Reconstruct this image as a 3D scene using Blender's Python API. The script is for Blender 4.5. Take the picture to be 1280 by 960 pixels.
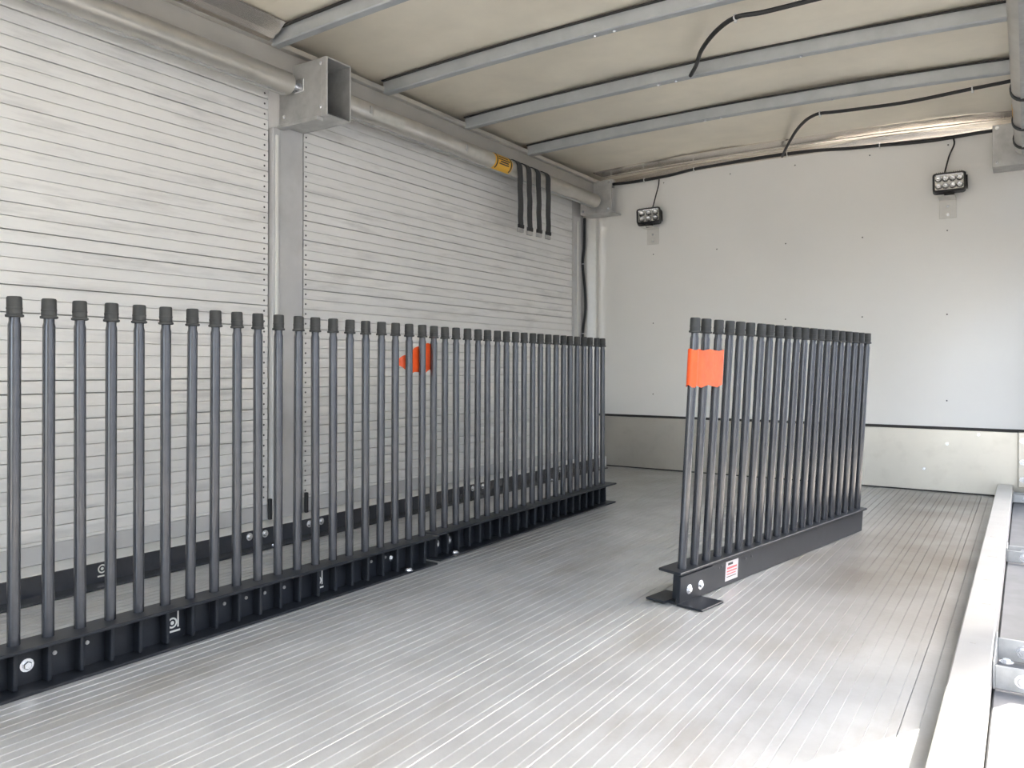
import bpy, bmesh, math, random
from mathutils import Vector, Matrix
random.seed(7)
S = bpy.context.scene
COL = S.collection
for o in list(bpy.data.objects): bpy.data.objects.remove(o)

# ------------------------------------------------------------------ camera
cam_d = bpy.data.cameras.new('camera'); cam = bpy.data.objects.new('camera', cam_d); COL.objects.link(cam)
FPX = 984.4
yaw = math.atan((1284 - 640) / FPX); roll = 0.0028
Fv = Vector((-math.sin(yaw), math.cos(yaw), 0)); Rv = Vector((math.cos(yaw), math.sin(yaw), 0)); Uv = Vector((0, 0, 1))
Rv, Uv = Rv * math.cos(roll) + Uv * math.sin(roll), Uv * math.cos(roll) - Rv * math.sin(roll)
M = Matrix((Rv, Uv, -Fv)).transposed().to_4x4(); M.translation = Vector((0, 0, 0.67))
cam.matrix_world = M
cam_d.sensor_fit = 'HORIZONTAL'; cam_d.sensor_width = 36; cam_d.lens = FPX / 1280 * 36
cam_d.shift_y = (458.57 - 480) / 1280
cam_d.clip_start = 0.01; cam_d.clip_end = 500
S.camera = cam

# ------------------------------------------------------------------ world, sun, exposure
SUN_EL = math.radians(41); SUN_DIR = Vector((0.505, 0.863, 0)).normalized()     # horizontal direction towards the sun
W = bpy.data.worlds.new('sky'); S.world = W; W.use_nodes = True
wn = W.node_tree.nodes; wl = W.node_tree.links
sky = wn.new('ShaderNodeTexSky'); sky.sky_type = 'NISHITA'; sky.sun_disc = False
sky.sun_elevation = SUN_EL; sky.sun_rotation = math.atan2(SUN_DIR.x, SUN_DIR.y)
sky.air_density = 1.0; sky.dust_density = 4.0; sky.ozone_density = 1.0
haze = wn.new('ShaderNodeHueSaturation'); haze.inputs['Saturation'].default_value = 0.6
wl.new(sky.outputs[0], haze.inputs['Color']); wl.new(haze.outputs[0], wn['Background'].inputs[0]); wn['Background'].inputs[1].default_value = 0.42
sd = bpy.data.lights.new('sun', 'SUN'); sd.energy = 8.0; sd.angle = math.radians(0.25); sd.color = (1, 0.95, 0.87)
sun = bpy.data.objects.new('sun', sd); COL.objects.link(sun)
to_sun = Vector((SUN_DIR.x * math.cos(SUN_EL), SUN_DIR.y * math.cos(SUN_EL), math.sin(SUN_EL)))
sun.rotation_euler = to_sun.to_track_quat('Z', 'Y').to_euler(); sun.location = (3, 4, 6)
S.view_settings.view_transform = 'Standard'; S.view_settings.look = 'None'
S.view_settings.gamma = 1.0; S.view_settings.use_curve_mapping = False
S.view_settings.exposure = 2.16

# ------------------------------------------------------------------ helpers
class MB:
    """collects shapes into one mesh"""
    def __init__(s): s.v = []; s.f = []; s.sm = []
    def add(s, v, f, smooth=False):
        b = len(s.v); s.v += [tuple(p) for p in v]; s.f += [tuple(i + b for i in q) for q in f]; s.sm += [smooth] * len(f); return s
    def box(s, x0, x1, y0, y1, z0, z1):
        v = [(x, y, z) for z in (z0, z1) for y in (y0, y1) for x in (x0, x1)]
        return s.add(v, [(0, 2, 3, 1), (4, 5, 7, 6), (0, 1, 5, 4), (2, 6, 7, 3), (0, 4, 6, 2), (1, 3, 7, 5)])
    def rbox(s, x0, x1, y0, y1, z0, z1, r=0.003, seg=1):
        bm = bmesh.new(); bmesh.ops.create_cube(bm, size=1)
        for v in bm.verts: v.co = Vector(((x0 + x1) / 2 + v.co.x * (x1 - x0), (y0 + y1) / 2 + v.co.y * (y1 - y0), (z0 + z1) / 2 + v.co.z * (z1 - z0)))
        bmesh.ops.bevel(bm, geom=bm.edges[:], offset=r, segments=seg, affect='EDGES', profile=0.5)
        bm.verts.index_update(); s.add([v.co for v in bm.verts], [[q.index for q in f.verts] for f in bm.faces]); bm.free(); return s
    def extr(s, prof, y0, y1, axis='y', smooth=False, closed=True, caps=True):
        """profile of (a,b) extruded along y (a=x,b=z) or x (a=y,b=z) or z (a=x,b=y)"""
        def P(a, b, t): return {'y': (a, t, b), 'x': (t, a, b), 'z': (a, b, t)}[axis]
        n = len(prof); v = [P(a, b, y0) for a, b in prof] + [P(a, b, y1) for a, b in prof]
        f = [(i, (i + 1) % n, n + (i + 1) % n, n + i) for i in range(n if closed else n - 1)]
        s.add(v, f, smooth)
        if closed and caps: s.add(v, [tuple(range(n))[::-1], tuple(range(n, 2 * n))])
        return s
    def tube(s, pts, r, n=10, caps=True, smooth=True):
        pts = [Vector(p) for p in pts]; rs = r if isinstance(r, (list, tuple)) else [r] * len(pts)
        v = []; f = []; T0 = (pts[1] - pts[0]).normalized()
        a = Vector((0, 0, 1)) if abs(T0.z) < 0.9 else Vector((1, 0, 0)); nx = T0.cross(a).normalized()
        for i, p in enumerate(pts):
            T = (pts[min(i + 1, len(pts) - 1)] - pts[max(i - 1, 0)]).normalized()
            nx = (nx - T * nx.dot(T)).normalized(); ny = T.cross(nx)
            v += [p + (nx * math.cos(2 * math.pi * k / n) + ny * math.sin(2 * math.pi * k / n)) * rs[i] for k in range(n)]
        for i in range(len(pts) - 1):
            for k in range(n): f.append((i * n + k, i * n + (k + 1) % n, (i + 1) * n + (k + 1) % n, (i + 1) * n + k))
        s.add(v, f, smooth)
        if caps: s.add(v, [tuple(range(n))[::-1], tuple(range((len(pts) - 1) * n, len(pts) * n))])
        return s
    def lathe(s, prof, n=14, o=(0, 0, 0)):
        """profile of (r,z) turned about z"""
        return s.tube([(o[0], o[1], o[2] + z) for r, z in prof], [r for r, z in prof], n) if False else s._lathe(prof, n, o)
    def _lathe(s, prof, n, o):
        v = [(o[0] + r * math.cos(2 * math.pi * k / n), o[1] + r * math.sin(2 * math.pi * k / n), o[2] + z) for r, z in prof for k in range(n)]
        m = len(prof); f = [(i * n + k, i * n + (k + 1) % n, (i + 1) * n + (k + 1) % n, (i + 1) * n + k) for i in range(m - 1) for k in range(n)]
        s.add(v, f, True); s.add(v, [tuple(range(n))[::-1], tuple(range((m - 1) * n, m * n))]); return s
    def mesh(s, name, mat, ang=35):
        me = bpy.data.meshes.new(name); me.from_pydata(s.v, [], s.f); me.materials.append(mat)
        bm = bmesh.new(); bm.from_mesh(me); bmesh.ops.recalc_face_normals(bm, faces=bm.faces[:]); bm.to_mesh(me); bm.free()
        if any(s.sm):
            me.polygons.foreach_set('use_smooth', [True] * len(me.polygons)); me.set_sharp_from_angle(angle=math.radians(ang))
        me.update(); return me
    def build(s, name, mat, parent=None, loc=None, rot=None, label=None):
        return place(name, s.mesh(name, mat), parent, loc, rot, label)

def place(name, me, parent=None, loc=None, rot=None, label=None):
    o = bpy.data.objects.new(name, me); COL.objects.link(o)
    if parent: o.parent = parent
    if loc: o.location = loc
    if rot: o.rotation_euler = rot
    if label: o['label'] = label
    return o
def tag(o, label, cat, group=None, kind=None):
    o['label'] = label; o['category'] = cat
    if group: o['group'] = group
    if kind: o['kind'] = kind
    return o
def empty(name, loc=(0, 0, 0), rot=(0, 0, 0)):
    o = bpy.data.objects.new(name, None); COL.objects.link(o); o.location = loc; o.rotation_euler = rot; o.empty_display_size = 0.05; return o
def smoothpath(pts, n=6):
    """Catmull-Rom through pts"""
    P = [Vector(p) for p in pts]; P = [P[0] * 2 - P[1]] + P + [P[-1] * 2 - P[-2]]; out = []
    for i in range(1, len(P) - 2):
        for k in range(n):
            t = k / n; a, b, c, d = P[i - 1:i + 3]
            out.append(0.5 * ((2 * b) + (c - a) * t + (2 * a - 5 * b + 4 * c - d) * t * t + (3 * b - a - 3 * c + d) * t ** 3))
    out.append(P[-2]); return out

# ------------------------------------------------------------------ materials
def mat(name, col, rough=0.5, metal=0.0, var=0.0, vscale=8.0, vstretch=(1, 1, 1), dirt=None, dirt_amt=0.0, dirt_scale=3.0, dirt_stretch=(1, 1, 1), bump=0.0, bscale=60.0, bstretch=(1, 1, 1), rvar=0.0, spec=0.5):
    m = bpy.data.materials.new(name); m.use_nodes = True; nt = m.node_tree; N = nt.nodes; L = nt.links
    b = N['Principled BSDF']; b.inputs['Roughness'].default_value = rough; b.inputs['Metallic'].default_value = metal
    b.inputs['Specular IOR Level'].default_value = spec
    b.inputs['Base Color'].default_value = (*col, 1)
    geo = N.new('ShaderNodeNewGeometry')
    def noise(scale, stretch, detail=5, seed=0.0):
        mp = N.new('ShaderNodeMapping'); mp.inputs['Scale'].default_value = stretch; mp.inputs['Location'].default_value = (seed, seed * 1.7, seed * .3)
        L.new(geo.outputs['Position'], mp.inputs['Vector'])
        t = N.new('ShaderNodeTexNoise'); t.inputs['Scale'].default_value = scale; t.inputs['Detail'].default_value = detail; t.inputs['Roughness'].default_value = 0.6
        L.new(mp.outputs[0], t.inputs['Vector']); return t.outputs['Fac']
    src = None
    if var:
        r = N.new('ShaderNodeValToRGB'); r.color_ramp.elements[0].position = 0.3; r.color_ramp.elements[1].position = 0.7
        r.color_ramp.elements[0].color = (*[max(0, c * (1 - var)) for c in col], 1); r.color_ramp.elements[1].color = (*[min(1, c * (1 + var)) for c in col], 1)
        L.new(noise(vscale, vstretch), r.inputs[0]); src = r.outputs[0]
    if dirt:
        mx = N.new('ShaderNodeMix'); mx.data_type = 'RGBA'
        rr = N.new('ShaderNodeValToRGB'); rr.color_ramp.elements[0].position = 0.52; rr.color_ramp.elements[0].color = (0, 0, 0, 1)
        rr.color_ramp.elements[1].position = 0.8; rr.color_ramp.elements[1].color = (dirt_amt, dirt_amt, dirt_amt, 1)
        L.new(noise(dirt_scale, dirt_stretch, 8, 3.1), rr.inputs[0]); L.new(rr.outputs[0], mx.inputs[0])
        if src: L.new(src, mx.inputs[6])
        else: mx.inputs[6].default_value = (*col, 1)
        mx.inputs[7].default_value = (*dirt, 1); src = mx.outputs[2]
    if src: L.new(src, b.inputs['Base Color'])
    if rvar:
        mr = N.new('ShaderNodeMapRange'); mr.inputs['To Min'].default_value = max(0.02, rough - rvar); mr.inputs['To Max'].default_value = min(1, rough + rvar)
        L.new(noise(vscale * 1.5, vstretch, 5, 9.0), mr.inputs['Value']); L.new(mr.outputs[0], b.inputs['Roughness'])
    if bump:
        bp = N.new('ShaderNodeBump'); bp.inputs['Strength'].default_value = bump; bp.inputs['Distance'].default_value = 0.01
        L.new(noise(bscale, bstretch, 3, 5.0), bp.inputs['Height']); L.new(bp.outputs[0], b.inputs['Normal'])
    return m
M_FLOOR = mat('ribbed aluminium floor', (0.53, 0.535, 0.53), 0.36, 0.4, var=0.12, vscale=5, dirt=(0.33, 0.30, 0.25), dirt_amt=0.7, dirt_scale=2.2, dirt_stretch=(3.0, 0.9, 1), bump=0.05, bscale=90, rvar=0.06)
def grime_and_shade(m):
    # tan road grime plus painted-in shade along kerb and front wall, noise-broken
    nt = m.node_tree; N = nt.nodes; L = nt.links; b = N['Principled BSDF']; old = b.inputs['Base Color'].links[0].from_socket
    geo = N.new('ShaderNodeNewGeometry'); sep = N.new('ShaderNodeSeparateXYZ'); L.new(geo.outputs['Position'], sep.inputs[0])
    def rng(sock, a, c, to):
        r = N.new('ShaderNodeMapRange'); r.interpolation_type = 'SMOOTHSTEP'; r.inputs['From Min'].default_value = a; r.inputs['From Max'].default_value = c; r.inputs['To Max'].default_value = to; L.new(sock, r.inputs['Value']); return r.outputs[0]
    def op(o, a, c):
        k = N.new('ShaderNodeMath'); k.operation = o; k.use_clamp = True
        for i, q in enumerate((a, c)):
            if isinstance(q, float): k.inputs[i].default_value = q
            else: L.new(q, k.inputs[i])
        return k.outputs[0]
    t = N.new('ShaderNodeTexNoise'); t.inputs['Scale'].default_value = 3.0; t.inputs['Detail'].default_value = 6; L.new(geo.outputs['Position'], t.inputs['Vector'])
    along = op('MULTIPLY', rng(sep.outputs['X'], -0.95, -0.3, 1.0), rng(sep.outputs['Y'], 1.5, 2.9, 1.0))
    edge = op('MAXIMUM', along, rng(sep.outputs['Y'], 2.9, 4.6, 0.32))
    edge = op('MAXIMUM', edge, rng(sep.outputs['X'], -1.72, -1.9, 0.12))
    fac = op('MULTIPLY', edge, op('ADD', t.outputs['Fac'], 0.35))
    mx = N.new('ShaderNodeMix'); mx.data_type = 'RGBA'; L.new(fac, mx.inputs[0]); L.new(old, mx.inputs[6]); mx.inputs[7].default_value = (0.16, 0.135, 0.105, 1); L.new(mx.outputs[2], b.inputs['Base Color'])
grime_and_shade(M_FLOOR)
M_SUB = mat('floor seam dark', (0.10, 0.095, 0.085), 0.8)
M_HEAD = mat('warm grey header', (0.43, 0.415, 0.385), 0.42, 0.3, var=0.06, vscale=5)
M_KERB = mat('worn aluminium kerb', (0.47, 0.46, 0.44), 0.38, 0.35, var=0.06, vscale=9)
M_SILL_SHADE = mat('shade-darkened grey steel', (0.17, 0.17, 0.175), 0.55, 0.2, var=0.12, vscale=12)  # dark tone stands in for shade on the sill beyond the kerb
M_SLAT = mat('white painted slat', (0.75, 0.745, 0.72), 0.42, 0, var=0.03, vscale=4, dirt=(0.30, 0.30, 0.29), dirt_amt=0.55, dirt_scale=2.6, dirt_stretch=(1, 1.2, 9))
M_CURT = mat('slat interlock grey', (0.42, 0.42, 0.41), 0.6)
M_POST = mat('grey painted post', (0.505, 0.505, 0.50), 0.5, 0, var=0.06, vscale=7, dirt=(0.3, 0.29, 0.27), dirt_amt=0.4, dirt_scale=6)
M_PANEL = mat('white liner panel', (0.83, 0.82, 0.785), 0.38, 0, var=0.03, vscale=1.2, bump=0.02, bscale=25)
M_KICK = mat('mill aluminium kick plate', (0.56, 0.525, 0.465), 0.34, 0.7, var=0.06, vscale=2, dirt=(0.30, 0.27, 0.23), dirt_amt=0.22, dirt_scale=11, dirt_stretch=(1, 1, 1), rvar=0.12, bump=0.03, bscale=6)
M_CEIL = mat('mill aluminium roof sheet', (0.87, 0.805, 0.675), 0.36, 0.3, var=0.10, vscale=1.8, dirt=(0.62, 0.56, 0.46), dirt_amt=0.3, dirt_scale=2.5, dirt_stretch=(0.6, 1.6, 1))
M_BOW = mat('galvanised roof bow', (0.44, 0.465, 0.48), 0.45, 0.45, var=0.08, vscale=12)
M_COVE = mat('bright cove flashing', (0.74, 0.69, 0.63), 0.22, 0.95, var=0.06, vscale=4, bump=0.06, bscale=4, bstretch=(1, 1, 4))
M_GALV = mat('galvanised steel', (0.47, 0.47, 0.46), 0.42, 0.55, var=0.14, vscale=18, dirt=(0.8, 0.8, 0.78), dirt_amt=0.35, dirt_scale=14)
M_TUBE = mat('dull aluminium tube', (0.56, 0.54, 0.50), 0.36, 0.65, var=0.08, vscale=9, dirt=(0.8, 0.78, 0.74), dirt_amt=0.35, dirt_scale=7, dirt_stretch=(1, .6, 1))
M_SILL = mat('pale aluminium sill', (0.74, 0.74, 0.72), 0.4, 0.3, var=0.05, vscale=8)
M_BLACK = mat('black powder coat', (0.034, 0.037, 0.045), 0.22, 0, var=0.14, vscale=25, spec=0.9)
M_CHAN = mat('black painted channel', (0.017, 0.020, 0.026), 0.42, 0, var=0.14, vscale=25, spec=0.35)
M_CAP = mat('black rubber cap', (0.040, 0.042, 0.041), 0.62, 0, var=0.1, vscale=60)
M_RUB = mat('black rubber', (0.02, 0.02, 0.021), 0.6)
M_CABLE = mat('black cable sleeve', (0.018, 0.018, 0.019), 0.55, bump=0.2, bscale=220)
M_TIE = mat('white nylon tie', (0.7, 0.7, 0.68), 0.5)
M_ZINC = mat('zinc bolt', (0.80, 0.81, 0.83), 0.25, 0.8, var=0.08, vscale=80)
M_ORANGE = mat('orange tape', (0.90, 0.115, 0.022), 0.45, var=0.12, vscale=30, bump=0.15, bscale=40)
M_STRAP = mat('dark grey webbing', (0.045, 0.046, 0.047), 0.8, bump=0.25, bscale=400)
M_YEL = mat('yellow warning sticker', (0.82, 0.46, 0.05), 0.5)
M_INK = mat('black ink', (0.03, 0.028, 0.025), 0.6)
M_RED = mat('red ink', (0.65, 0.15, 0.15), 0.6)
M_WHITE = mat('white decal', (0.72, 0.72, 0.68), 0.5)
M_LABEL = mat('pale sticker', (0.62, 0.58, 0.58), 0.45)
M_TLABEL = mat('silver grey sticker', (0.52, 0.51, 0.46), 0.5, var=0.08, vscale=30)
M_LAMP = mat('black lamp housing', (0.022, 0.022, 0.023), 0.45)
M_LENS = bpy.data.materials.new('clear lamp lens'); M_LENS.use_nodes = True
_b = M_LENS.node_tree.nodes['Principled BSDF']; _b.inputs['Base Color'].default_value = (0.95, 0.95, 0.95, 1); _b.inputs['Roughness'].default_value = 0.08; _b.inputs['Transmission Weight'].default_value = 1.0; _b.inputs['IOR'].default_value = 1.3
M_CHROME = mat('lamp reflector', (0.78, 0.78, 0.78), 0.18, 0.95)
M_GROUND = mat('sunlit concrete yard', (0.46, 0.42, 0.36), 0.9, 0, var=0.15, vscale=0.8, bump=0.1, bscale=30)
M_PLATE = mat('grey bracket plate', (0.66, 0.65, 0.615), 0.5, 0.25, var=0.05, vscale=20)
M_SEAM = mat('black sealant', (0.03, 0.028, 0.026), 0.7)
M_OUTER = mat('truck outer skin', (0.72, 0.72, 0.72), 0.5)

# shared small meshes --------------------------------------------------
def hexbolt(r=0.009, h=0.008, washer=0.014):
    """axis +x, base at x=0"""
    b = MB()
    n = 14; b.add([(x, washer * math.cos(2 * math.pi * k / n), washer * math.sin(2 * math.pi * k / n)) for x in (0, 0.002) for k in range(n)],
                  [(k, (k + 1) % n, n + (k + 1) % n, n + k) for k in range(n)] + [tuple(range(n, 2 * n))])
    n = 6; b.add([(x, q * math.cos(2 * math.pi * k / n), q * math.sin(2 * math.pi * k / n)) for x, q in ((0.002, r), (h - 0.002, r), (h, r * .8)) for k in range(n)],
                 [(i * n + k, i * n + (k + 1) % n, (i + 1) * n + (k + 1) % n, (i + 1) * n + k) for i in range(2) for k in range(n)] + [tuple(range(2 * n, 3 * n))])
    return b
BOLT = hexbolt().mesh('bolt', M_ZINC); BOLT_S = hexbolt(0.006, 0.005, 0.008).mesh('rivet', M_ZINC); RIVET = hexbolt(0.0035, 0.003, 0.0045).mesh('rivet', M_GALV)
SCREW = MB().add([(x, q * math.cos(2 * math.pi * k / 8), q * math.sin(2 * math.pi * k / 8)) for x, q in ((0, .0042), (.0015, .0034)) for k in range(8)],
                 [(k, (k + 1) % 8, 8 + (k + 1) % 8, 8 + k) for k in range(8)] + [tuple(range(8, 16))]).mesh('screw', mat('dark screw head', (0.10, 0.10, 0.10), 0.5, 0.4))
TIE_R = lambda r: MB().add(*ring_mesh(r, r + 0.0025, 0.005)).mesh('cable_tie', M_TIE)
def ring_mesh(ri, ro, w, n=14):
    """ring about the y axis"""
    v = []; f = []
    for y, q in ((-w / 2, ri), (-w / 2, ro), (w / 2, ro), (w / 2, ri)):
        v += [(q * math.cos(2 * math.pi * k / n), y, q * math.sin(2 * math.pi * k / n)) for k in range(n)]
    for i in range(4):
        for k in range(n): f.append((i * n + k, i * n + (k + 1) % n, ((i + 1) % 4) * n + (k + 1) % n, ((i + 1) % 4) * n + k))
    return v, f

# ------------------------------------------------------------------ dimensions (metres)
XL, XR = -2.50, 0.12           # planes of the left and right roll-up curtains
XC = (XL + XR) / 2
YB, YF = -2.60, 4.845          # rear end, front wall
ZC = 1.905                     # roof sheet height at the side
P0, P1 = 2.106, 2.234          # middle door post, left
Q0, Q1 = 2.250, 2.36           # middle door post, right
def crown(x): return 0.028 * (1 - ((x - XC) / 1.2) ** 2)

# ------------------------------------------------------------------ ground outside
g = MB().add([(-40, -40, -1.05), (40, -40, -1.05), (40, 40, -1.05), (-40, 40, -1.05)], [(0, 1, 2, 3)]).build('ground', M_GROUND)
tag(g, 'sunlit pale concrete yard outside the truck', 'ground', kind='structure')

nb = MB().box(-15.0, 4.6, 9.79, 30.0, -1.05, 9.6).build('sun_blocker_building', M_OUTER)  # added out of view to keep direct sun off the front bay
tag(nb, 'unseen warehouse block added ahead of the truck to stop the sun', 'sun blocker', kind='structure')
MB().rbox(-15.0, 4.55, 9.85, 30.0, 9.6, 9.75, 0.02).build('roof_slab', M_POST, nb)
for k in range(5): MB().rbox(-8 + k * 2.1, -6.7 + k * 2.1, 9.755, 9.80, 0.6, 2.2, 0.01).build('window_panel', M_GALV, nb)

tr = empty('sky_blocker_trailer', (2.6, -7.0, -1.05)); tag(tr, 'unseen white box trailer added on the right to block low sky light', 'trailer')  # added out of view to cut low sky light on the deck
MB().rbox(0, 2.5, 0, 15, 0.9, 3.9, 0.03).build('body', M_OUTER, tr)
MB().rbox(-0.02, 2.52, -0.02, 15.02, 0.82, 0.96, 0.01).build('bottom_rail', M_GALV, tr); MB().rbox(-0.02, 2.52, -0.02, 15.02, 3.84, 3.94, 0.01).build('top_rail', M_GALV, tr)
WHEEL = MB().tube([(0, 0, 0), (0.03, 0, 0), (0.27, 0, 0), (0.30, 0, 0)], [0.44, 0.5, 0.5, 0.44], 24).mesh('wheel', M_RUB)
for wy in (1.8, 3.0):
    for wx in (0.05, 2.15): place('wheel', WHEEL, tr, (wx, wy, 0.5))
for wx in (0.5, 1.9): MB().rbox(wx - 0.06, wx + 0.06, 11.9, 12.1, 0.0, 0.9, 0.01).build('landing_leg', M_GALV, tr)

# ------------------------------------------------------------------ floor of ribbed planks
fl = MB().box(XL - 0.1, XR + 0.02, YB, YF + 0.02, -0.09, -0.012).build('floor', M_SUB)
tag(fl, 'ribbed aluminium plank deck running the length of the truck', 'floor', kind='structure')
PW = 0.1667
def plank_mesh(cut=None):
    # ribs as in the extrusion: five wide flats and a narrow one
    xs = [0.031, 0.059, 0.088, 0.117, 0.148]; prof = [(0.0006, -0.012), (0.0006, -0.0006), (0.0012, 0.0)]
    for x in xs: prof += [(x - 0.0016, 0.0), (x - 0.0010, 0.0006), (x, 0.0006), (x + 0.0005, -0.0016), (x + 0.0021, -0.0016), (x + 0.0026, 0.0)]
    prof += [(PW - 0.0014, 0.0), (PW - 0.0008, -0.0006), (PW - 0.0008, -0.012)]
    if cut: prof = [p for p in prof if p[0] < cut] + [(cut, 0.0), (cut, -0.012)]
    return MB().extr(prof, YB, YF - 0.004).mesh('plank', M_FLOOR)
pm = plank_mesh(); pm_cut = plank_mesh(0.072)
x = -0.531 - 13 * PW
while x < -0.06:
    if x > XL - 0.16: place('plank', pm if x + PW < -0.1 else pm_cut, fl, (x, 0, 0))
    x += PW

# ------------------------------------------------------------------ front wall
wf = MB().box(XL - 0.05, XR + 0.15, YF, YF + 0.03, 0.352, 2.05).build('wall_front', M_PANEL)
tag(wf, 'white smooth liner panel across the front of the cargo box', 'wall', kind='structure')
for sx in (-2.06, -1.634, -1.213, -0.787, -0.363):
    for sz in (1.413, 0.96, 0.494): place('screw', SCREW, wf, (sx, YF, sz), (0, 0, -math.pi / 2))
for sx in (-1.99, -1.16, -0.75, -0.36, -1.55): place('screw', SCREW, wf, (sx, YF, 1.875), (0, 0, -math.pi / 2))
bb = MB().rbox(XL - 0.02, XR + 0.12, YF - 0.012, YF + 0.028, 0.004, 0.338, 0.002).build('baseboard_front', M_KICK)
tag(bb, 'scuffed bare aluminium kick plate along the foot of the front wall', 'kick plate', kind='structure')
MB().box(XL - 0.02, XR + 0.12, YF - 0.006, YF + 0.02, 0.338, 0.353).build('seam', M_SEAM, bb)
MB().box(XL - 0.02, XR + 0.12, YF - 0.016, YF - 0.010, 0.0, 0.007).build('seam', M_SEAM, bb)
for sx, sz in ((-0.36, 0.262), (-0.215, 0.318), (-0.47, 0.12), (-0.85, 0.27), (-1.2, 0.2)):
    place('rivet', BOLT_S, bb, (sx, YF - 0.012, sz), (0, 0, -math.pi / 2))
# bright cove between wall and roof, as bent strips following the roof crown
def bent_strip(prof, x0, x1, n=16):
    v = []; f = []; m = len(prof)
    for i in range(n + 1):
        x = x0 + (x1 - x0) * i / n; c = crown(x)
        v += [(x, y, z + c) for y, z in prof]
    for i in range(n):
        for k in range(m): f.append((i * m + k, i * m + (k + 1) % m, (i + 1) * m + (k + 1) % m, (i + 1) * m + k))
    return MB().add(v, f + [tuple(range(m))[::-1], tuple(range(n * m, n * m + m))])
cv = bent_strip([(YF - 0.016, 1.905), (YF - 0.016, 1.944), (YF - 0.010, 1.948), (YF + .005, 1.948), (YF + .005, 1.902), (YF - .012, 1.902)], -2.375, -0.01).build('trim_1', M_COVE)
tag(cv, 'bright metal flashing strip along the top of the front wall', 'trim', kind='structure')
for ya, za, yb, zb in ((YF - 0.02, 1.946, YF - 0.115, 1.934), (YF - 0.122, 1.936, YF - 0.26, 1.931)):
    bent_strip([(ya, za), (yb + 0.012, zb + 0.001), (yb, zb + 0.006), (yb, zb + 0.009), (ya, za + 0.004)], -2.375, -0.01).build('roof_flashing', M_COVE, cv)
cb = MB().rbox(-2.405, -2.345, YF - 0.045, YF + 0.004, 1.885, 1.945, 0.003).build('corner_bracket', M_GALV, cv)
place('bolt', BOLT_S, cb, (-2.375, YF - 0.045, 1.92), (0, 0, -math.pi / 2)); place('bolt', BOLT_S, cb, (-2.36, YF - 0.045, 1.898), (0, 0, -math.pi / 2))


# ------------------------------------------------------------------ roof: sheet and bows
nx, ny = 26, 60
v = []; f = []
for j in range(ny + 1):
    y = YB + (YF + 0.03 - YB) * j / ny
    for i in range(nx + 1):
        xx = XL - 0.08 + (XR + 0.16 - XL) * i / nx
        sag = 0.009 * math.sin(y * 5.1 + xx * 2.0) * math.sin(xx * 3.1 + 0.6)
        v.append((xx, y, 1.938 + max(crown(xx), -0.01) + sag))
n1 = len(v); v += [(p[0], p[1], p[2] + 0.03) for p in v]
for j in range(ny):
    for i in range(nx):
        a = j * (nx + 1) + i; f.append((a, a + 1, a + nx + 2, a + nx + 1)); f.append((n1 + a, n1 + a + nx + 1, n1 + a + nx + 2, n1 + a + 1))
for i in range(nx):
    a = i; f.append((a, n1 + a, n1 + a + 1, a + 1)); a = ny * (nx + 1) + i; f.append((a, a + 1, n1 + a + 1, n1 + a))
for j in range(ny):
    a = j * (nx + 1); f.append((a, a + nx + 1, n1 + a + nx + 1, n1 + a)); a += nx; f.append((a, n1 + a, n1 + a + nx + 1, a + nx + 1))
mb = MB(); mb.add(v, f, True)
ce = mb.build('ceiling', M_CEIL); tag(ce, 'stained bare aluminium roof sheet with cross bows', 'ceiling', kind='structure')
def bow(y):
    # hat section: near web, bottom flange, far lip
    pr = [(y, 1.928), (y - 0.001, 1.880), (y + 0.003, 1.876), (y + 0.034, 1.876), (y + 0.037, 1.880), (y + 0.037, 1.928)]
    o = bent_strip(pr, -2.385, 0.0, 14).build('roof_bow', M_BOW, ce)
    bent_strip([(y - 0.014, 1.931), (y - 0.014, 1.927), (y + 0.05, 1.927), (y + 0.05, 1.931)], -2.385, 0.0, 14).build('sealant_shadow_strip', M_SEAM, o)  # black sealant line, also standing in for the shadowed gap above the bow
    for xx in (-1.35, -1.27, -0.75): place('rivet', BOLT_S, o, (xx, y + 0.02, 1.876 + crown(xx)), (0, math.pi / 2, 0))
for y in (-2.3, -1.7, -1.05, -0.44, 0.165, 0.775, 1.385, 1.985, 2.60, 3.205, 3.80): bow(y)

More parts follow.
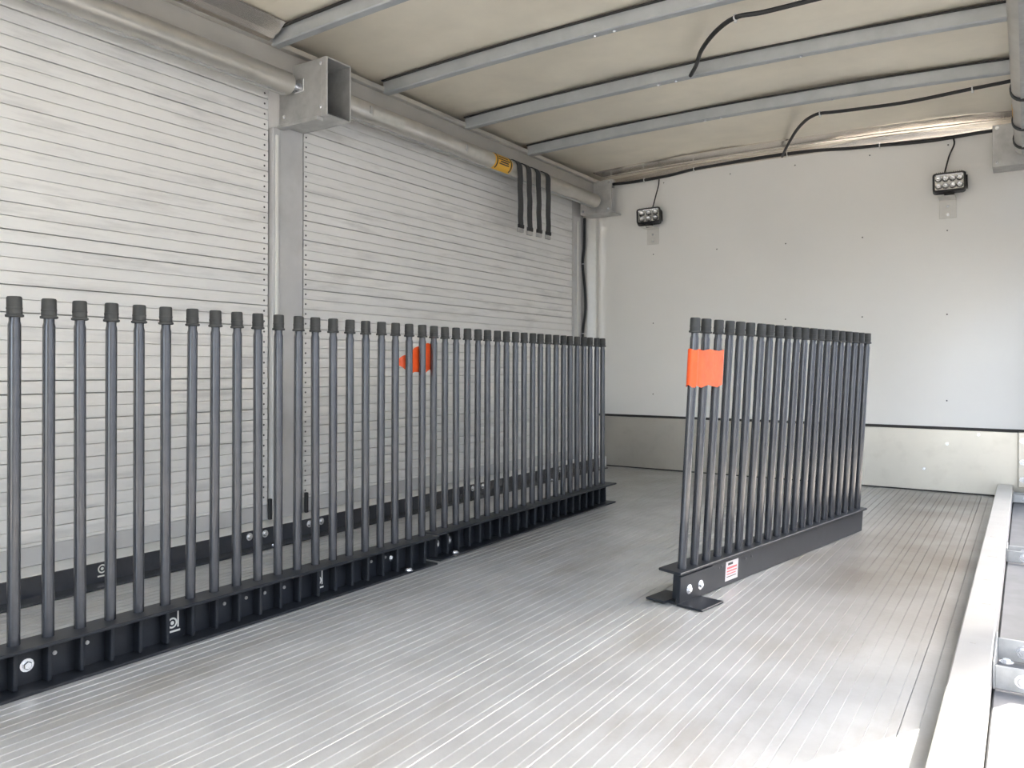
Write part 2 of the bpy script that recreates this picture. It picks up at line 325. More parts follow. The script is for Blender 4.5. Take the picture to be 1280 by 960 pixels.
# ------------------------------------------------------------------ side walls: headers, posts, sills
def side(sgn, name):
    """sgn=-1 left, +1 right; mirrored about XC"""
    mx = (lambda a: a) if sgn < 0 else (lambda a: 2 * XC - a)
    def bx(name, m, par, x0, x1, y0, y1, z0, z1, r=0.0025):
        a, b = sorted((mx(x0), mx(x1))); return MB().rbox(a, b, y0, y1, z0, z1, r).build(name, m, par)
    w = bx('wall_left' if sgn < 0 else 'wall_right', M_HEAD, None, -2.62, -2.405, YB, YF, 1.805, 1.905, 0.004)
    tag(w, ('grey header rail along the left wall above the shutters' if sgn < 0 else 'grey header rail along the right wall above the door openings'), 'wall', kind='structure')
    bx('header_lip', M_TUBE, w, -2.405, -2.378, YB, 4.70, 1.884, 1.906)
    bx('drip_edge', M_SILL, w, -2.410, -2.398, YB, 4.70, 1.803, 1.809, 0.001)
    bx('roof_side_rail', M_OUTER, w, -2.64, -2.50, YB, YF + 0.03, 1.90, 1.96)
    # middle post, rear post, front corner post
    for y0, y1 in (((P0, P1), (-0.32, -0.20), (YB, YB + 0.12)) if sgn < 0 else ((Q0, Q1), (-0.32, -0.20), (YB, YB + 0.12))): bx('door_post', M_POST, w, -2.60 if sgn < 0 else -2.575, -2.485, y0, y1, -0.05, 1.806, 0.006)
    bx('corner_post', M_POST, w, -2.66, -2.56, 4.61, YF, -0.05, 1.806)
    bx('corner_angle', M_PLATE, w, -2.58, -2.46, 4.80, 4.838, 0.0, 1.80, 0.004)
    if sgn < 0: bx('door_sill', M_SILL, w, -2.62, -2.386, YB, YF - 0.02, -0.03, 0.067, 0.004)
    else: bx('door_sill', M_SILL_SHADE, w, -2.62, -2.322, YB, YF - 0.02, -0.06, -0.004, 0.003)
    return w, mx
wl_, _ = side(-1, 'left')
for a, b in ((1.98, 2.36), (4.42, YF + 0.03)): MB().box(-2.68, -2.61, a, b, -0.05, 1.81).build('leak_blocker', M_SEAM, wl_)  # added behind the jambs to stop light leaks, black for a dark gap
MB().box(-2.70, -2.60, YB, YF + 0.03, 1.70, 1.94).build('outer_fascia', M_OUTER, wl_)
wr_, mxr = side(1, 'right')
# bright bent flashing at the roof edge of the near bay
pr = [(-2.378, 1.886), (-2.36, 1.893), (-2.352, 1.888), (-2.335, 1.905), (-2.325, 1.899), (-2.300, 1.922), (-2.285, 1.936), (-2.29, 1.939), (-2.33, 1.91), (-2.38, 1.892)]
cv2 = MB().extr(pr, YB, 1.965, smooth=True).build('trim_2', M_COVE); tag(cv2, 'crinkled bright metal flashing at the roof edge above the near shutter', 'trim', kind='structure')

# ------------------------------------------------------------------ roll-up doors
PITCH = 0.0405; NSL = 41
def curtain_path():
    """(x offset inwards, z, lean) for every slat centre from the bottom up"""
    out = []; z = 0.137 + PITCH / 2; xo = 0.0; ang = 0.0
    for k in range(NSL):
        out.append((xo, z, ang))
        xo += PITCH * math.sin(ang); z += PITCH * math.cos(ang)
    return out
def slat_mesh(L, g=0.0009):
    h = PITCH / 2
    prof = [(0.001, -h + g), (0.0032, -h + g + 0.0007), (0.0042, -h * 0.5), (0.0042, h * 0.5), (0.0034, h - 0.0012), (0.001, h - 0.0003), (-0.008, h - 0.0003), (-0.008, -h + g)]
    return MB().extr(prof, 0, L).mesh('slat', M_SLAT)
def shutter(name, y0, y1, label, sgn=-1, screw_ends=(), raised=0):
    d = empty(name, (XL if sgn < 0 else XR, y0, 0), (0, 0, 0 if sgn < 0 else math.pi))
    if sgn > 0: d.location.y = y1
    L = y1 - y0; tag(d, label, 'roll-up door', kind='structure'); sms = [slat_mesh(L, g) for g in (0.0006, 0.0006, 0.0010, 0.0014, 0.0024)]
    path = curtain_path()[raised:]; up = raised * PITCH
    for k, (xo, z, a) in enumerate(path):
        s = place('slat', random.choice(sms), d, (xo, 0, z), (0, a + random.uniform(-0.008, 0.008), 0))
        for e in screw_ends: place('screw', SCREW, s, (0.0046, e, 0.0))
    # dark backing that shows in the interlocks
    pts = [(-2 * 0.006 + xo - 0.004, z) for xo, z, a in path]; pts = [(pts[0][0], 0.09 + up)] + pts
    MB().extr(pts + [(x - 0.006, z) for x, z in pts[::-1]], 0, L).build('interlock_backing', M_CURT, d)
    MB().rbox(-0.012, 0.006, 0, L, 0.068 + up, 0.128 + up, 0.003).build('bottom_bar', M_POST, d)
    MB().rbox(-0.010, 0.008, 0, L, 0.128 + up, 0.138 + up, 0.002).build('bottom_lip', M_SLAT, d)
    return d
d1 = shutter('door_1', -0.19, 2.062, 'closed white slatted shutter on the left nearest the viewer', -1, (2.062 + 0.19 - 0.018,))
d2 = shutter('door_2', 2.244, 4.528, 'closed white slatted shutter on the left behind the hanging straps', -1, (0.012,))
d6 = shutter('door_3', YB + 0.12, -0.33, 'unseen white slatted shutter on the right behind the viewer, closed to cut the sun', 1)  # unseen, shut so that sun enters only the viewer's bay
d7 = shutter('door_5', Q1 + 0.01, 4.528, 'unseen white slatted shutter at the right front, partly lowered to shape the light', 1, raised=29)  # unseen, its drop set to limit light through the front bay
d5 = shutter('door_4', YB + 0.12, -0.33, 'closed white slatted shutter on the left behind the viewer', -1)
# side guides of the shutters
def guide(par, mx, y0, y1, z1=1.61):
    a, b = sorted((mx(-2.515), mx(-2.478)))
    o = MB().rbox(a, b, y0, y1, 0.067, z1, 0.002).build('door_guide', M_POST, par)
    a, b = sorted((mx(-2.480), mx(-2.472))); ym = (y0 + y1) / 2
    MB().rbox(a, b, ym - 0.006, ym + 0.004, 0.15, z1 - 0.03, 0.001).build('brush_seal', M_WHITE, o)
ident = lambda a: a
guide(wl_, ident, 2.072, 2.106); guide(wl_, ident, 4.530, 4.612, 1.66); guide(wr_, mxr, 4.530, 4.612)
for y in (2.060, 2.246):
    MB().rbox(-2.492, -2.478, y, y + 0.014, 0.068, 0.150, 0.002).build('rubber_stop', M_RUB, wl_)

# ------------------------------------------------------------------ roller tubes under the headers
RT = 0.043
def roller(x, y0, y1, label):
    t = empty('roller_tube', (x, y0, 1.758)); tag(t, label, 'roller tube', 'roller tubes under the headers'); L = y1 - y0
    MB().tube([(0, 0, 0), (0, 0.004, 0), (0, L - 0.004, 0), (0, L, 0)], [RT - 0.002, RT, RT, RT - 0.002], 28).build('tube', M_TUBE, t)
    MB().tube([(0, -0.03, 0), (0, L + 0.035, 0)], 0.011, 10).build('shaft', M_ZINC, t)
    MB().tube([(0, L + 0.012, 0), (0, L + 0.02, 0)], 0.019, 6, smooth=False).build('shaft_nut', M_ZINC, t)
    # seam lip along the lower side of the tube
    MB().rbox(-0.012, 0.006, 0.02, L - 0.02, -RT - 0.004, -RT + 0.006, 0.001).build('slot_lip', M_GALV, t)
    return t
t1 = roller(-2.387, YB + 0.15, 2.068, 'mottled galvanised roller tube above the nearest left shutter')
t2 = roller(-2.372, P1 + 0.05, 4.615, 'dull metal roller tube above the far left shutter, carrying the hanging straps')
t3 = roller(-0.012, P1 + 0.05, 4.60, 'roller tube at the upper right edge wrapped with dark straps')
def tube_patch(par, y0, y1, a0, a1, m, name, r=RT + 0.0008, n=8, label=None):
    """sticker bent round the tube; angle 0 = +x, 90 = up"""
    v = []; f = []
    for q in (r, r + 0.0006):
        for i in range(n + 1):
            a = math.radians(a0 + (a1 - a0) * i / n)
            for y in (y0, y1): v.append((q * math.cos(a), y, q * math.sin(a)))
    k = 2 * (n + 1)
    for b in (0, k):
        for i in range(n): f.append((b + 2 * i, b + 2 * i + 1, b + 2 * i + 3, b + 2 * i + 2))
    f += [(0, 1, k + 1, k), (2 * n, 2 * n + 1, k + 2 * n + 1, k + 2 * n)]
    for i in range(n): f += [(2 * i, 2 * i + 2, k + 2 * i + 2, k + 2 * i), (2 * i + 1, 2 * i + 3, k + 2 * i + 3, k + 2 * i + 1)]
    return MB().add(v, f, True).build(name, m, par, label=label)
y2 = P1 + 0.05
ws = tube_patch(t2, 3.40 - y2, 3.56 - y2, -75, 62, M_YEL, 'warning_sticker', label='yellow warning sticker with black print')
for a, b, c, d in ((3.43, 3.52, 24, 33), (3.425, 3.535, 8, 16), (3.445, 3.52, -8, 1), (3.435, 3.525, -22, -14)):
    tube_patch(ws, a - y2, b - y2, c, d, M_INK, 'print_line', RT + 0.0016, 3)
for yy in (3.412, 3.543): tube_patch(ws, yy - y2, yy + 0.010 - y2, -60, 55, M_INK, 'sticker_border', RT + 0.0016, 6)
for ya, yb in ((2.48, 2.68), (3.16, 3.30)):
    tl = tube_patch(t2, ya - y2, yb - y2, -42, 12, M_TLABEL, 'tube_label')
    MB().rbox(RT * .9, RT * 1.08, ya - y2 - 0.022, ya - y2 - 0.008, -0.016, 0.016, 0.002).build('clip', M_GALV, tl)
tube_patch(t3, 3.86 - y2, 3.99 - y2, 110, 200, M_YEL, 'warning_sticker', label='yellow warning sticker')

# box bracket on the head of the middle post
def box_arm(mx, par_label, name='box_bracket'):
    sgn = 1 if mx(0) == 0 else -1
    e = empty(name, (-2.485, P0, 1.622)); tag(e, par_label, 'bracket', 'box brackets on the door posts')
    w, h, L, t = P1 - P0, 0.222, 0.268, 0.006
    def bb(n, x0, x1, y0, y1, z0, z1, m=M_GALV):
        a, b = sorted((sgn * x0, sgn * x1)); return MB().rbox(a, b, y0, y1, z0, z1, 0.002).build(n, m, e)
    s1 = bb('side_plate', 0, L, 0, t, 0, h); bb('side_plate', 0, L, w - t, w, 0, h); bb('top_plate', 0, L, t, w - t, h - t, h); bb('bottom_plate', 0, L, t, w - t, 0, t)
    bb('front_flange', L - 0.028, L, -0.003, 0.0, 0, h); bb('weld_strip', 0.0, L - 0.04, -0.012, 0.02, -0.014, 0.0)
    for xx, zz in ((0.03, 0.03), (0.235, 0.035), (0.235, 0.2), (0.06, 0.19)): place('bolt', BOLT_S, e, (sgn * xx, 0, zz), (0, 0, -math.pi / 2))
    sp = MB().rbox(sgn * 0.118 - 0.028, sgn * 0.118 + 0.028, -0.006, 0.0, 0.11, 0.16, 0.002).build('shaft_plate', M_ZINC, e)
    return e
box_arm(ident, 'open-ended galvanised box bracket at the head of the left middle post')
# end plates holding the tubes at the front
def end_plate(x0, x1, label, sx):
    e = MB().rbox(x0, x1, 4.652, 4.660, 1.688, 1.895, 0.002).build('end_plate', M_GALV); tag(e, label, 'bracket', 'end plates of the roller tubes')
    MB().rbox(x0, x1, 4.652, 4.80, 1.684, 1.690, 0.001).build('plate_foot', M_GALV, e)
    MB().tube([(sx, 4.655, 1.758), (sx, 4.640, 1.758)], 0.022, 16).build('bearing', M_ZINC, e)
    for xx in (x0 + 0.02, x1 - 0.02):
        for zz in (1.705, 1.88): place('bolt', BOLT_S, e, (xx, 4.652, zz), (0, 0, -math.pi / 2))
    return e
end_plate(-2.50, -2.272, 'galvanised end plate of the roller tube in the left front corner', -2.372)
end_plate(-0.150, 0.10, 'galvanised end plate of the roller tube at the right front corner', -0.012)

# hanging straps over the far left tube
def strap(y, zend, i):
    w = 0.024; th = 0.0022; r = RT + 0.004
    pts = []
    for k in range(13):
        a = math.radians(165 - 165 * k / 12); pts.append((r * math.cos(a), r * math.sin(a)))
    zz = 0.0
    pts += [(r + 0.001 + 0.002 * math.sin(t * 2.2 + i), -(1.758 - zend) * t / 6) for t in range(1, 7)]
    v = []; f = []
    for k, (a, b) in enumerate(pts):
        q = pts[max(k - 1, 0)]; p = pts[min(k + 1, len(pts) - 1)]; tx, tz = p[0] - q[0], p[1] - q[1]; l = math.hypot(tx, tz); nx_, nz_ = tz / l, -tx / l
        dy = 0.010 * max(0, k - 12) / 6 if i != 3 else 0
        for s, t in ((-1, -1), (1, -1), (1, 1), (-1, 1)): v.append((a + nx_ * th * t, s * w + dy, b + nz_ * th * t))
    n = len(pts)
    for k in range(n - 1):
        for c in range(4): f.append((k * 4 + c, k * 4 + (c + 1) % 4, k * 4 + 4 + (c + 1) % 4, k * 4 + 4 + c))
    f += [(0, 1, 2, 3), (4 * n - 4, 4 * n - 3, 4 * n - 2, 4 * n - 1)]
    e = empty('pull_strap', (-2.372, y, 1.758)); MB().add(v, f, True).build('webbing', M_STRAP, e)
    MB().rbox(r - 0.006, r + 0.008, -w - 0.002 + (0.01 if i != 3 else 0), w + 0.002 + (0.01 if i != 3 else 0), zend - 1.758 - 0.006, zend - 1.758 + 0.016, 0.003).build('end_clip', M_RUB, e)
    MB().rbox(r - 0.010, r + 0.004, -w + (0.01 if i != 3 else 0), w + 0.002 + (0.01 if i != 3 else 0), zend - 1.758 - 0.028, zend - 1.758 - 0.004, 0.002).build('end_hook', M_GALV, e)
    return e
for i, (y, z, lab) in enumerate(((3.628, 1.436, 'dark webbing strap over the far left tube, next to the yellow sticker'), (3.722, 1.432, 'dark webbing strap, second from the yellow sticker'),
                                 (3.822, 1.436, 'dark webbing strap, third from the yellow sticker'), (3.932, 1.438, 'dark webbing strap farthest from the yellow sticker'))):
    tag(strap(y, z, i), lab, 'strap', 'pull straps on the far left roller tube')
for y, lab in ((3.64, 'dark strap band round the right roller tube, above the sticker'), (4.10, 'dark strap band round the right roller tube, below the sticker'), (4.44, 'dark strap band round the right roller tube nearest the front plate')):
    vv, ff = ring_mesh(RT + 0.001, RT + 0.006, 0.035, 24)
    tag(MB().add(vv, ff, True).build('strap_band', M_STRAP, None, (-0.012, y, 1.758)), lab, 'strap', 'strap bands on the right roller tube')

# ------------------------------------------------------------------ barred dividers
SP = 0.0671; ZF = 0.097
BAR = MB().tube([(0, 0, 0), (0, 0, 0.660), (0, 0, 0.668), (0, 0, 0.690)], [0.0122, 0.0122, 0.0105, 0.0105], 16).mesh('bar', M_BLACK)
CAP = MB().lathe([(0.0150, 0), (0.0172, 0.001), (0.0172, 0.005), (0.0148, 0.006), (0.0146, 0.016), (0.0152, 0.0165), (0.0152, 0.0195), (0.0146, 0.020), (0.0143, 0.040), (0.0125, 0.0425), (0.010, 0.0418)], 18).mesh('end_cap', M_CAP)
def divider(name, loc, rot, n, side, label, tilt=0.0, first=0, leans=None, s0=-0.035, s1=None):
    """bars along +y at x=0; the channel opens towards +x when side=1"""
    e = empty(name, loc, (0, tilt, -rot)); tag(e, label, 'divider', 'barred dividers on the deck')
    ya = first * SP + s0; yb = (first + n - 1) * SP + (0.04 if s1 is None else s1)
    sx = lambda a, b: tuple(sorted((a * side, b * side)))
    a, b = sx(-0.026, 0.048); MB().rbox(a, b, ya - 0.012, yb + 0.012, ZF - 0.008, ZF, 0.002).build('top_flange', M_CHAN, e)
    a, b = sx(-0.014, -0.007); web = MB().box(a, b, ya, yb, 0.003, ZF - 0.008).build('web', M_CHAN, e)
    a, b = sx(-0.012, 0.050); MB().rbox(a, b, ya, yb, 0.0005, 0.007, 0.0015).build('base_flange', M_CHAN, e)
    a, b = sx(-0.008, 0.022); GUS = MB().rbox(a, b, -0.0050, 0.0050, 0.007, ZF - 0.008, 0.0038, 2).mesh('gusset', M_CHAN)
    for k in range(first, first + n):
        place('gusset', GUS, e, (0, k * SP - 0.005, 0))
        lx, ly = random.uniform(-.0025, .0025), random.uniform(-.0025, .0025)
        if leans and k in leans: lx -= leans[k]
        br = place('bar', BAR, e, (0, k * SP, ZF - 0.004), (lx, ly, 0))
        place('end_cap', CAP, br, (0, 0, 0.676), (random.uniform(-.02, .02), random.uniform(-.02, .02), random.uniform(0, 6)))
    return e, web
dn, dnw = divider('barred_divider', (-1.7369, 0.7922, 0), 0.0166, 21, 1, 'long black barred divider on the left with white d emblems, nearest the viewer', first=-1, leans={6: 0.009, 7: .002, 11: 0.003}, s1=0.026)
df, dfw = divider('barred_divider', (-1.7347, 2.1498, 0), -0.0116, 21, 1, 'black barred divider on the left continuing towards the front wall, behind the taped joint', s0=-0.022, s1=0.05)
dd, ddw = divider('barred_divider', (-0.8282, 2.1458, 0.0), 0.1813, 21, -1, 'shorter tilted black barred divider standing alone on the right with orange tape', tilt=0.0576, s1=0.03)
def bolts(par, x, lst, me, name, face=1):
    for s, z in lst: place(name, me, par, (x, s, z), (random.uniform(0, 1), 0, 0) if face > 0 else (0, 0, math.pi))
bolts(dn, -0.007, [(0.028, 0.046), (1.135, 0.050), (1.212, 0.050)], BOLT, 'bolt')
bolts(dn, -0.007, [(0.084, 0.055), (0.153, 0.057), (0.505, 0.056), (0.572, 0.055), (0.632, 0.054), (0.698, 0.054), (1.040, 0.056), (1.104, 0.057)], RIVET, 'rivet')
bolts(df, -0.007, [(0.030, 0.045), (0.100, 0.045), (1.235, 0.045), (1.305, 0.047)], BOLT, 'bolt')
place('bolt', BOLT, dn, (0.036, 1.17, 0.007), (0, -math.pi / 2, 0)); place('bolt', BOLT, df, (0.030, 0.09, 0.007), (0, -math.pi / 2, 0))
# white emblem on the web: d with a dotted bowl over a bar
def emblem(par, s, zc, x=-0.0066, k=1.0):
    v = []; f = []; n = 20; m = MB()
    def ring(r0, r1, a0=0, a1=360):
        vv = []; ff = []
        for i in range(n + 1):
            a = math.radians(a0 + (a1 - a0) * i / n)
            for r in (r0, r1): vv.append((0, -0.007 * k + r * k * math.cos(a), r * k * math.sin(a)))
        for i in range(n): ff.append((2 * i, 2 * i + 1, 2 * i + 3, 2 * i + 2))
        m.add(vv, ff)
    ring(0.0085, 0.0125); ring(0.0001, 0.0045)
    def rect(y0, y1, z0, z1): m.add([(0, y0 * k, z0 * k), (0, y1 * k, z0 * k), (0, y1 * k, z1 * k), (0, y0 * k, z1 * k)], [(0, 1, 2, 3)])
    rect(0.0055, 0.0095, -0.012, 0.030); rect(-0.020, 0.013, -0.022, -0.0175)
    m.build('emblem', M_WHITE, par, (x, s, zc), label='white d-shaped emblem')
emblem(dn, 0.366, 0.045, k=1.05); emblem(dn, 0.829, 0.044, k=1.05)
# feet, sticker and bolts of the free-standing divider
def foot(par, sgn, y0, y1, w):
    x0 = 0.015 if sgn > 0 else -0.008
    a, b = sorted((sgn * 0.015, sgn * (0.015 + w)))
    o = MB().rbox(a, b, y0, y1, 0.0, 0.006, 0.0015).build('foot_angle', M_CHAN, par, (0, 0, 0.001 if sgn > 0 else 0.004), (0, -0.0576, 0))
    return o
f1 = foot(dd, 1, -0.045, 0.075, 0.082); f2 = foot(dd, -1, -0.055, 0.05, 0.065)
MB().rbox(0.014, 0.019, -0.035, 0.150, 0.004, 0.082, 0.0015).build('foot_leg', M_CHAN, dd)
bolts(dd, 0.019, [(0.012, 0.040), (0.075, 0.040)], BOLT, 'bolt')
lb = MB().box(0.0142, 0.0148, 0.232, 0.310, 0.016, 0.076).build('rating_sticker', M_LABEL, dd, label='pale rating sticker with red and black print')
for a, b, z0, z1, m in ((0.245, 0.275, 0.064, 0.071, M_INK), (0.240, 0.302, 0.052, 0.058, M_RED), (0.240, 0.302, 0.043, 0.047, M_RED), (0.240, 0.296, 0.035, 0.038, M_RED), (0.240, 0.300, 0.027, 0.029, M_INK)):
    MB().box(0.0148, 0.0152, a, b, z0, z1).build('print_line', m, lb)
for s in (0.19, 0.21, 0.36, 0.40): place('hole', SCREW, dd, (0.0142, s, 0.066))
# orange tape
def tape(par, pts, z0, z1, th=0.0012):
    """ribbon through (x,y) points"""
    v = []; f = []; n = len(pts)
    for i, (x, y) in enumerate(pts):
        a = pts[max(i - 1, 0)]; b = pts[min(i + 1, n - 1)]; tx, ty = b[0] - a[0], b[1] - a[1]; l = math.hypot(tx, ty); nx_, ny_ = ty / l * th, -tx / l * th
        dz = 0.004 * math.sin(i * 1.7)
        za = (z0[i] if isinstance(z0, list) else z0) + dz; zb = (z1[i] if isinstance(z1, list) else z1) + dz * .6
        v += [(x, y, za), (x + nx_, y + ny_, za), (x + nx_, y + ny_, zb), (x, y, zb)]
    for i in range(n - 1):
        for c in range(4): f.append((4 * i + c, 4 * i + (c + 1) % 4, 4 * i + 4 + (c + 1) % 4, 4 * i + 4 + c))
    f += [(0, 1, 2, 3), (4 * n - 4, 4 * n - 3, 4 * n - 2, 4 * n - 1)]
    return MB().add(v, f, True)
r = 0.0145
wrap = [(r * math.cos(a), r * math.sin(a)) for a in [math.radians(q) for q in (200, 235, 270, 305, 340, 10, 45)]]
tp = tape(None, [(-0.013, 0.075)] + [(-0.0145, 0.03)] + [(-r, 0.004)] + wrap + [(0.0135, 0.028), (0.0125, 0.045), (0.0148, 0.064), (0.0135, 0.09), (0.0138, 0.118), (0.0148, 0.136), (0.012, 0.150)], 0.618, 0.722)
e = empty('orange_tape', (-0.8282, 2.1458, 0.0), (0, 0.0576, -0.1813)); tp.build('tape_band', M_ORANGE, e); tag(e, 'orange tape wrapped round the first bars of the right divider', 'tape')
tp = tape(None, [(-0.034, 1.192), (-0.022, 1.200), (-0.0150, 1.215), (-0.0150, 1.238), (-0.020, 1.256), (-0.0150, 1.275), (-0.018, 1.298), (-0.028, 1.320), (-0.036, 1.345), (-0.0365, 1.362)],
          [0.675, 0.664, 0.655, 0.650, 0.650, 0.648, 0.646, 0.648, 0.652, 0.66], [0.695, 0.703, 0.712, 0.722, 0.732, 0.738, 0.745, 0.750, 0.750, 0.748])
e = empty('orange_tape', (-1.7369, 0.7922, 0), (0, 0, -0.0166)); tp.build('tape_band', M_ORANGE, e); tag(e, 'orange tape tied behind the bars at the joint of the left dividers', 'tape')

# ------------------------------------------------------------------ black angle rail along the left sill
ar = empty('angle_rail', (-2.385, 0, 0)); tag(ar, 'low black steel angle rail bolted along the left sill', 'rail')
MB().rbox(0.0, 0.006, YB + 0.1, 4.70, 0.001, 0.066, 0.0015).build('upright_leg', M_BLACK, ar)
MB().rbox(0.0, 0.070, YB + 0.1, 4.70, 0.001, 0.007, 0.0015).build('floor_leg', M_BLACK, ar)
for y, z in ((1.885, 0.046), (1.955, 0.045), (2.172, 0.046), (2.235, 0.046), (2.86, 0.046), (3.27, 0.046), (3.36, 0.046), (4.1, 0.046), (4.17, 0.046)): place('bolt', BOLT, ar, (0.006, y, z))
for y in (1.96, 3.0, 4.0): place('bolt', BOLT_S, ar, (0.05, y, 0.007), (0, -math.pi / 2, 0))
emblem(ar, 1.345, 0.046, 0.0066, 1.1)

# ------------------------------------------------------------------ aluminium kerb rail on the right and the brackets behind it
kr = MB().rbox(-0.128, -0.060, YB + 0.05, YF - 0.02, 0.001, 0.067, 0.003).build('kerb_rail', M_KERB); tag(kr, 'long pale aluminium kerb rail along the right edge of the deck', 'rail')
for y in (1.72, 2.0, 2.35, 2.62, 2.95, 3.3, 3.6, 3.95, 4.25, 4.55): MB().rbox(-0.104 + random.uniform(-.01, .01), -0.084 + random.uniform(-.01, .01), y, y + 0.004, 0.0662, 0.0675, 0.0003).build('rivet_mark', M_TUBE, kr)
def base_bracket(y, label, big=True):
    e = empty('post_bracket', (-0.055, y, 0)); tag(e, label, 'bracket', 'brackets beside the kerb rail')
    h = 0.05 if big else 0.04
    for dy in (0.0, 0.20 if big else 0.09):
        pl = MB().rbox(0.0, 0.16, dy, dy + 0.006, 0.001, h, 0.0015).build('cross_plate', M_GALV, e)
        place('bolt', BOLT, pl, (0.048, dy, h * 0.5), (0, 0, -math.pi / 2))
    MB().rbox(-0.004, 0.0, -0.004, 0.22 if big else 0.11, 0.001, h + 0.008, 0.001).build('side_plate', M_GALV, e)
    for yy in (0.05, 0.15) if big else (0.05,): place('bolt', BOLT, e, (0.018, yy, 0.012), (0, -math.pi / 2, 0))
    return e
base_bracket(1.93, 'galvanised post bracket beside the kerb rail nearest the viewer')
base_bracket(3.22, 'small galvanised bracket beside the kerb rail half way to the front wall', False)
base_bracket(4.66, 'small galvanised bracket beside the kerb rail at the front wall', False)
for z in (0.17, 0.29): pass
cp = MB().rbox(-0.038, 0.10, 4.79, 4.83, 0.06, 0.342, 0.003).build('corner_plate', M_KICK); tag(cp, 'bare metal bolted plate at the right end of the kick plate', 'plate')
for z in (0.10, 0.19, 0.30): place('bolt', BOLT, cp, (-0.018, 4.79, z), (0, 0, -math.pi / 2))

# ------------------------------------------------------------------ cables
def cable(name, pts, r, label, cat='cable', ties=(), group=None, n=8):
    e = empty(name, pts[0]); o = Vector(pts[0]); P = [Vector(p) - o for p in smoothpath(pts, n)]
    MB().tube(P, r, 8).build('sleeve', M_CABLE, e); tag(e, label, cat, group)
    for i in ties:
        q = Vector(pts[i]) - o; d = (Vector(pts[min(i + 1, len(pts) - 1)]) - Vector(pts[max(i - 1, 0)])).normalized()
        t = place('cable_tie', TIE_R(r + 0.0006), e, q); t.rotation_euler = d.to_track_quat('Y', 'Z').to_euler()
        MB().rbox(-0.004, 0.004, -0.004, 0.004, 0.0, 0.010, 0.001).build('tie_head', M_TIE, t, (0, 0, -(r + 0.010)))
    return e
yc = YF - 0.022
cable('wiring_harness', [(-2.36, yc, 1.906), (-2.24, yc, 1.902), (-2.116, yc, 1.904), (-1.95, yc, 1.912), (-1.776, yc, 1.930), (-1.6, yc, 1.937), (-1.406, yc, 1.944), (-1.2, yc, 1.945), (-1.038, yc, 1.940), (-0.87, yc, 1.926), (-0.695, yc, 1.918), (-0.553, yc, 1.909), (-0.42, yc, 1.905), (-0.303, yc, 1.909), (-0.2, yc, 1.912), (-0.11, yc, 1.913), (-0.02, yc, 1.91)], 0.0095,
      'black wiring harness running along the top of the front wall', ties=(2, 4, 7, 10, 15))
cable('wiring_branch', [(-1.222, YF - 0.05, 1.925), (-1.15, 4.60, 1.92), (-1.02, 4.27, 1.908), (-0.93, 4.08, 1.898), (-0.875, 4.00, 1.893), (-0.835, 3.972, 1.891), (-0.775, 3.985, 1.891), (-0.66, 3.985, 1.886), (-0.45, 3.975, 1.878), (-0.20, 3.93, 1.876), (-0.07, 3.90, 1.872), (0.05, 3.86, 1.87)], 0.008,
      'black cable bending off the front harness along the last roof bow', ties=(5, 9))
cable('wiring_branch', [(-1.195, 3.20, 1.905), (-1.13, 3.09, 1.90), (-1.05, 2.93, 1.89), (-0.945, 2.785, 1.885), (-0.845, 2.695, 1.878), (-0.76, 2.705, 1.878), (-0.645, 2.70, 1.876), (-0.45, 2.685, 1.872), (-0.20, 2.66, 1.868), (0.05, 2.65, 1.862)], 0.0085,
      'black cable looping between the second and third roof bows', ties=(4,))
cable('corner_cable', [(-2.540, 4.785, 1.69), (-2.542, 4.785, 1.5), (-2.552, 4.785, 1.376), (-2.535, 4.785, 1.18), (-2.533, 4.785, 1.05), (-2.55, 4.785, 0.90), (-2.55, 4.785, 0.6), (-2.545, 4.785, 0.1)], 0.0085, 'black cable hanging down the left front corner', ties=(2, 5))

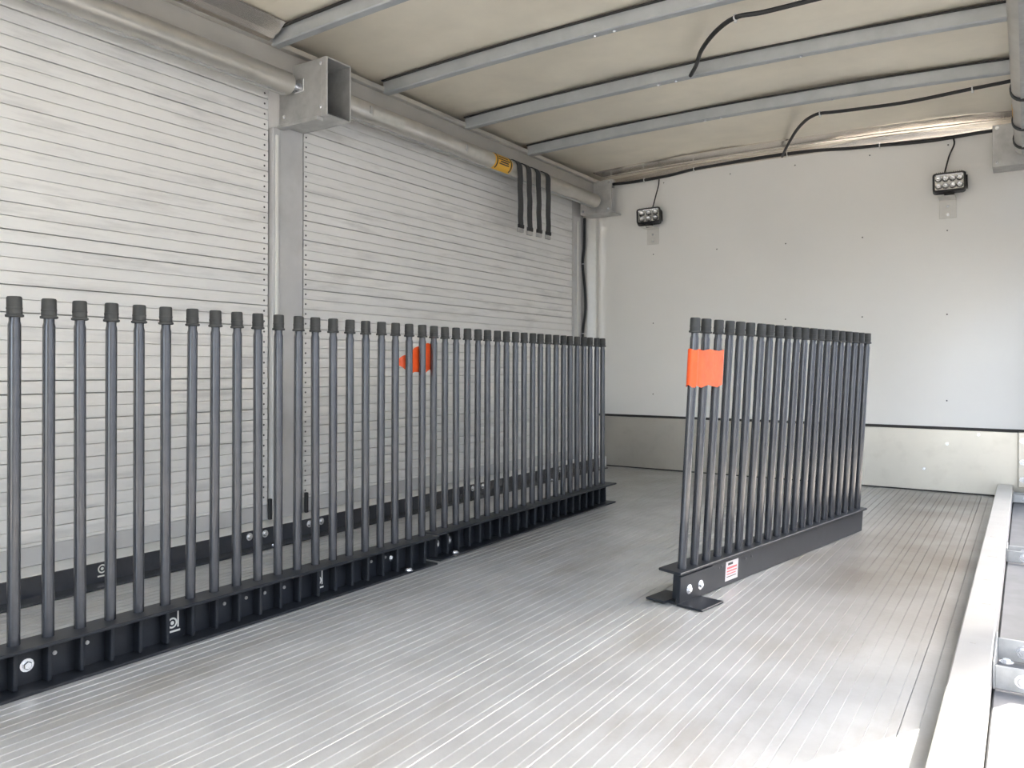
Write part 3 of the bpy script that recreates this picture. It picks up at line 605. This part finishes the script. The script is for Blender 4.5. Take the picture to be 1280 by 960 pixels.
# ------------------------------------------------------------------ LED work lights
def work_light(cx, cz, label, tilt, pitch, cols, turn, cord, px, pz):
    top = empty('work_light', (cx, YF, cz)); tag(top, label, 'work light', 'work lights on the front wall')
    W_, H_ = 0.155, 0.105
    def rr(w, h, r, n=5):
        out = []
        for (sx, sz, a0) in ((1, 1, 0), (-1, 1, 90), (-1, -1, 180), (1, -1, 270)):
            for i in range(n): a = math.radians(a0 + 90 * i / (n - 1)); out.append((sx * (w / 2 - r) + r * math.cos(a), sz * (h / 2 - r) + r * math.sin(a)))
        return out
    # housing as a shell with a recessed face
    o1 = rr(W_, H_, 0.016); o2 = rr(W_ - 0.018, H_ - 0.018, 0.010); n = len(o1); v = []; f = []
    rings = [(rr(W_ * .9, H_ * .9, .016), 0.034), (o1, 0.022), (o1, -0.018), (rr(W_ - .006, H_ - .006, .014), -0.022), (o2, -0.022), (o2, -0.006)]
    for pr_, y in rings: v += [(a, y, b) for a, b in pr_]
    for i in range(len(rings) - 1):
        for k in range(n): f.append((i * n + k, i * n + (k + 1) % n, (i + 1) * n + (k + 1) % n, (i + 1) * n + k))
    f += [tuple(range(n)), tuple(range((len(rings) - 1) * n, len(rings) * n))]
    hs = e = MB().add(v, f).build('housing', M_LAMP, top, (0, -0.095, 0), (pitch, tilt, turn))
    FIN = MB().box(-0.0012, 0.0012, -0.008, 0.03, 0, 0.010).mesh('cooling_fin', M_LAMP)
    for i in range(13): place('cooling_fin', FIN, hs, (-0.058 + i * 0.0097, 0, H_ / 2 - 0.001))
    FIN2 = MB().box(0, 0.009, -0.008, 0.03, -0.0012, 0.0012).mesh('cooling_fin', M_LAMP)
    for i in range(7): place('cooling_fin', FIN2, hs, (W_ / 2 - 0.001, 0, -0.03 + i * 0.01))
    MB().extr(rr(W_ - 0.020, H_ - 0.020, 0.009), -0.0165, -0.0135, axis='y').build('lens', M_LENS, e)
    rw, rh = (W_ - 0.024) / cols, (H_ - 0.026) / 2
    for i in range(cols):
        for j in range(2):
            cx_, cz_ = -(W_ - 0.024) / 2 + rw * (i + .5), -(H_ - 0.026) / 2 + rh * (j + .5)
            m = MB(); q = min(rw, rh) / 2
            vv = []; ff = []
            for r_, y in ((q * 1.0, -0.0125), (q * 0.75, -0.010), (q * 0.3, -0.0070)):
                vv += [(cx_ + r_ * (rw / rh if False else 1) * math.cos(2 * math.pi * k / 12), y, cz_ + r_ * math.sin(2 * math.pi * k / 12)) for k in range(12)]
            for a in range(2):
                for k in range(12): ff.append((a * 12 + k, a * 12 + (k + 1) % 12, a * 12 + 12 + (k + 1) % 12, a * 12 + 12 + k))
            ff.append(tuple(range(24, 36))); m.add(vv, ff, True).build('led_reflector', M_CHROME, e)
    MB().box(-(W_ - .022) / 2, (W_ - .022) / 2, -0.0068, -0.0062, -(H_ - .022) / 2, (H_ - .022) / 2).build('reflector_board', M_CHROME, e)
    MB().rbox(-0.024, 0.024, -0.002, 0.022, -H_ / 2 - 0.016, -H_ / 2 + 0.002, 0.003).build('swivel_mount', M_LAMP, e)
    dx, dz = px - cx, pz - cz
    pl = MB().rbox(dx - 0.041, dx + 0.041, -0.006, -0.0005, dz - 0.055, dz + 0.045, 0.0015).build('mounting_plate', M_PLATE, top)
    MB().rbox(dx - 0.041, dx + 0.041, -0.115, -0.0005, dz + 0.045, dz + 0.050, 0.0015).build('shelf_leg', M_PLATE, pl)
    for zz in (-0.035, 0.01): place('rivet', BOLT_S, pl, (dx, -0.006, dz + zz), (0, 0, -math.pi / 2))
    o = Vector((cx, YF, cz)); MB().tube([p - o for p in smoothpath(cord, 6)], 0.0042, 8).build('cord', M_CABLE, top)
work_light(-2.052, 1.646, 'rectangular LED work light on the front wall near the left corner', math.radians(-4), math.radians(-14), 3, math.radians(14), [(-2.012, YF - 0.022, 1.895), (-2.012, YF - 0.035, 1.85), (-2.02, YF - 0.06, 1.78), (-2.034, YF - 0.075, 1.705)], -2.062, 1.532)
work_light(-0.348, 1.650, 'rectangular LED work light on the front wall near the right edge', math.radians(-1), math.radians(-10), 4, math.radians(4), [(-0.333, YF - 0.022, 1.900), (-0.330, YF - 0.03, 1.865), (-0.352, YF - 0.05, 1.80), (-0.372, YF - 0.07, 1.705)], -0.360, 1.532)
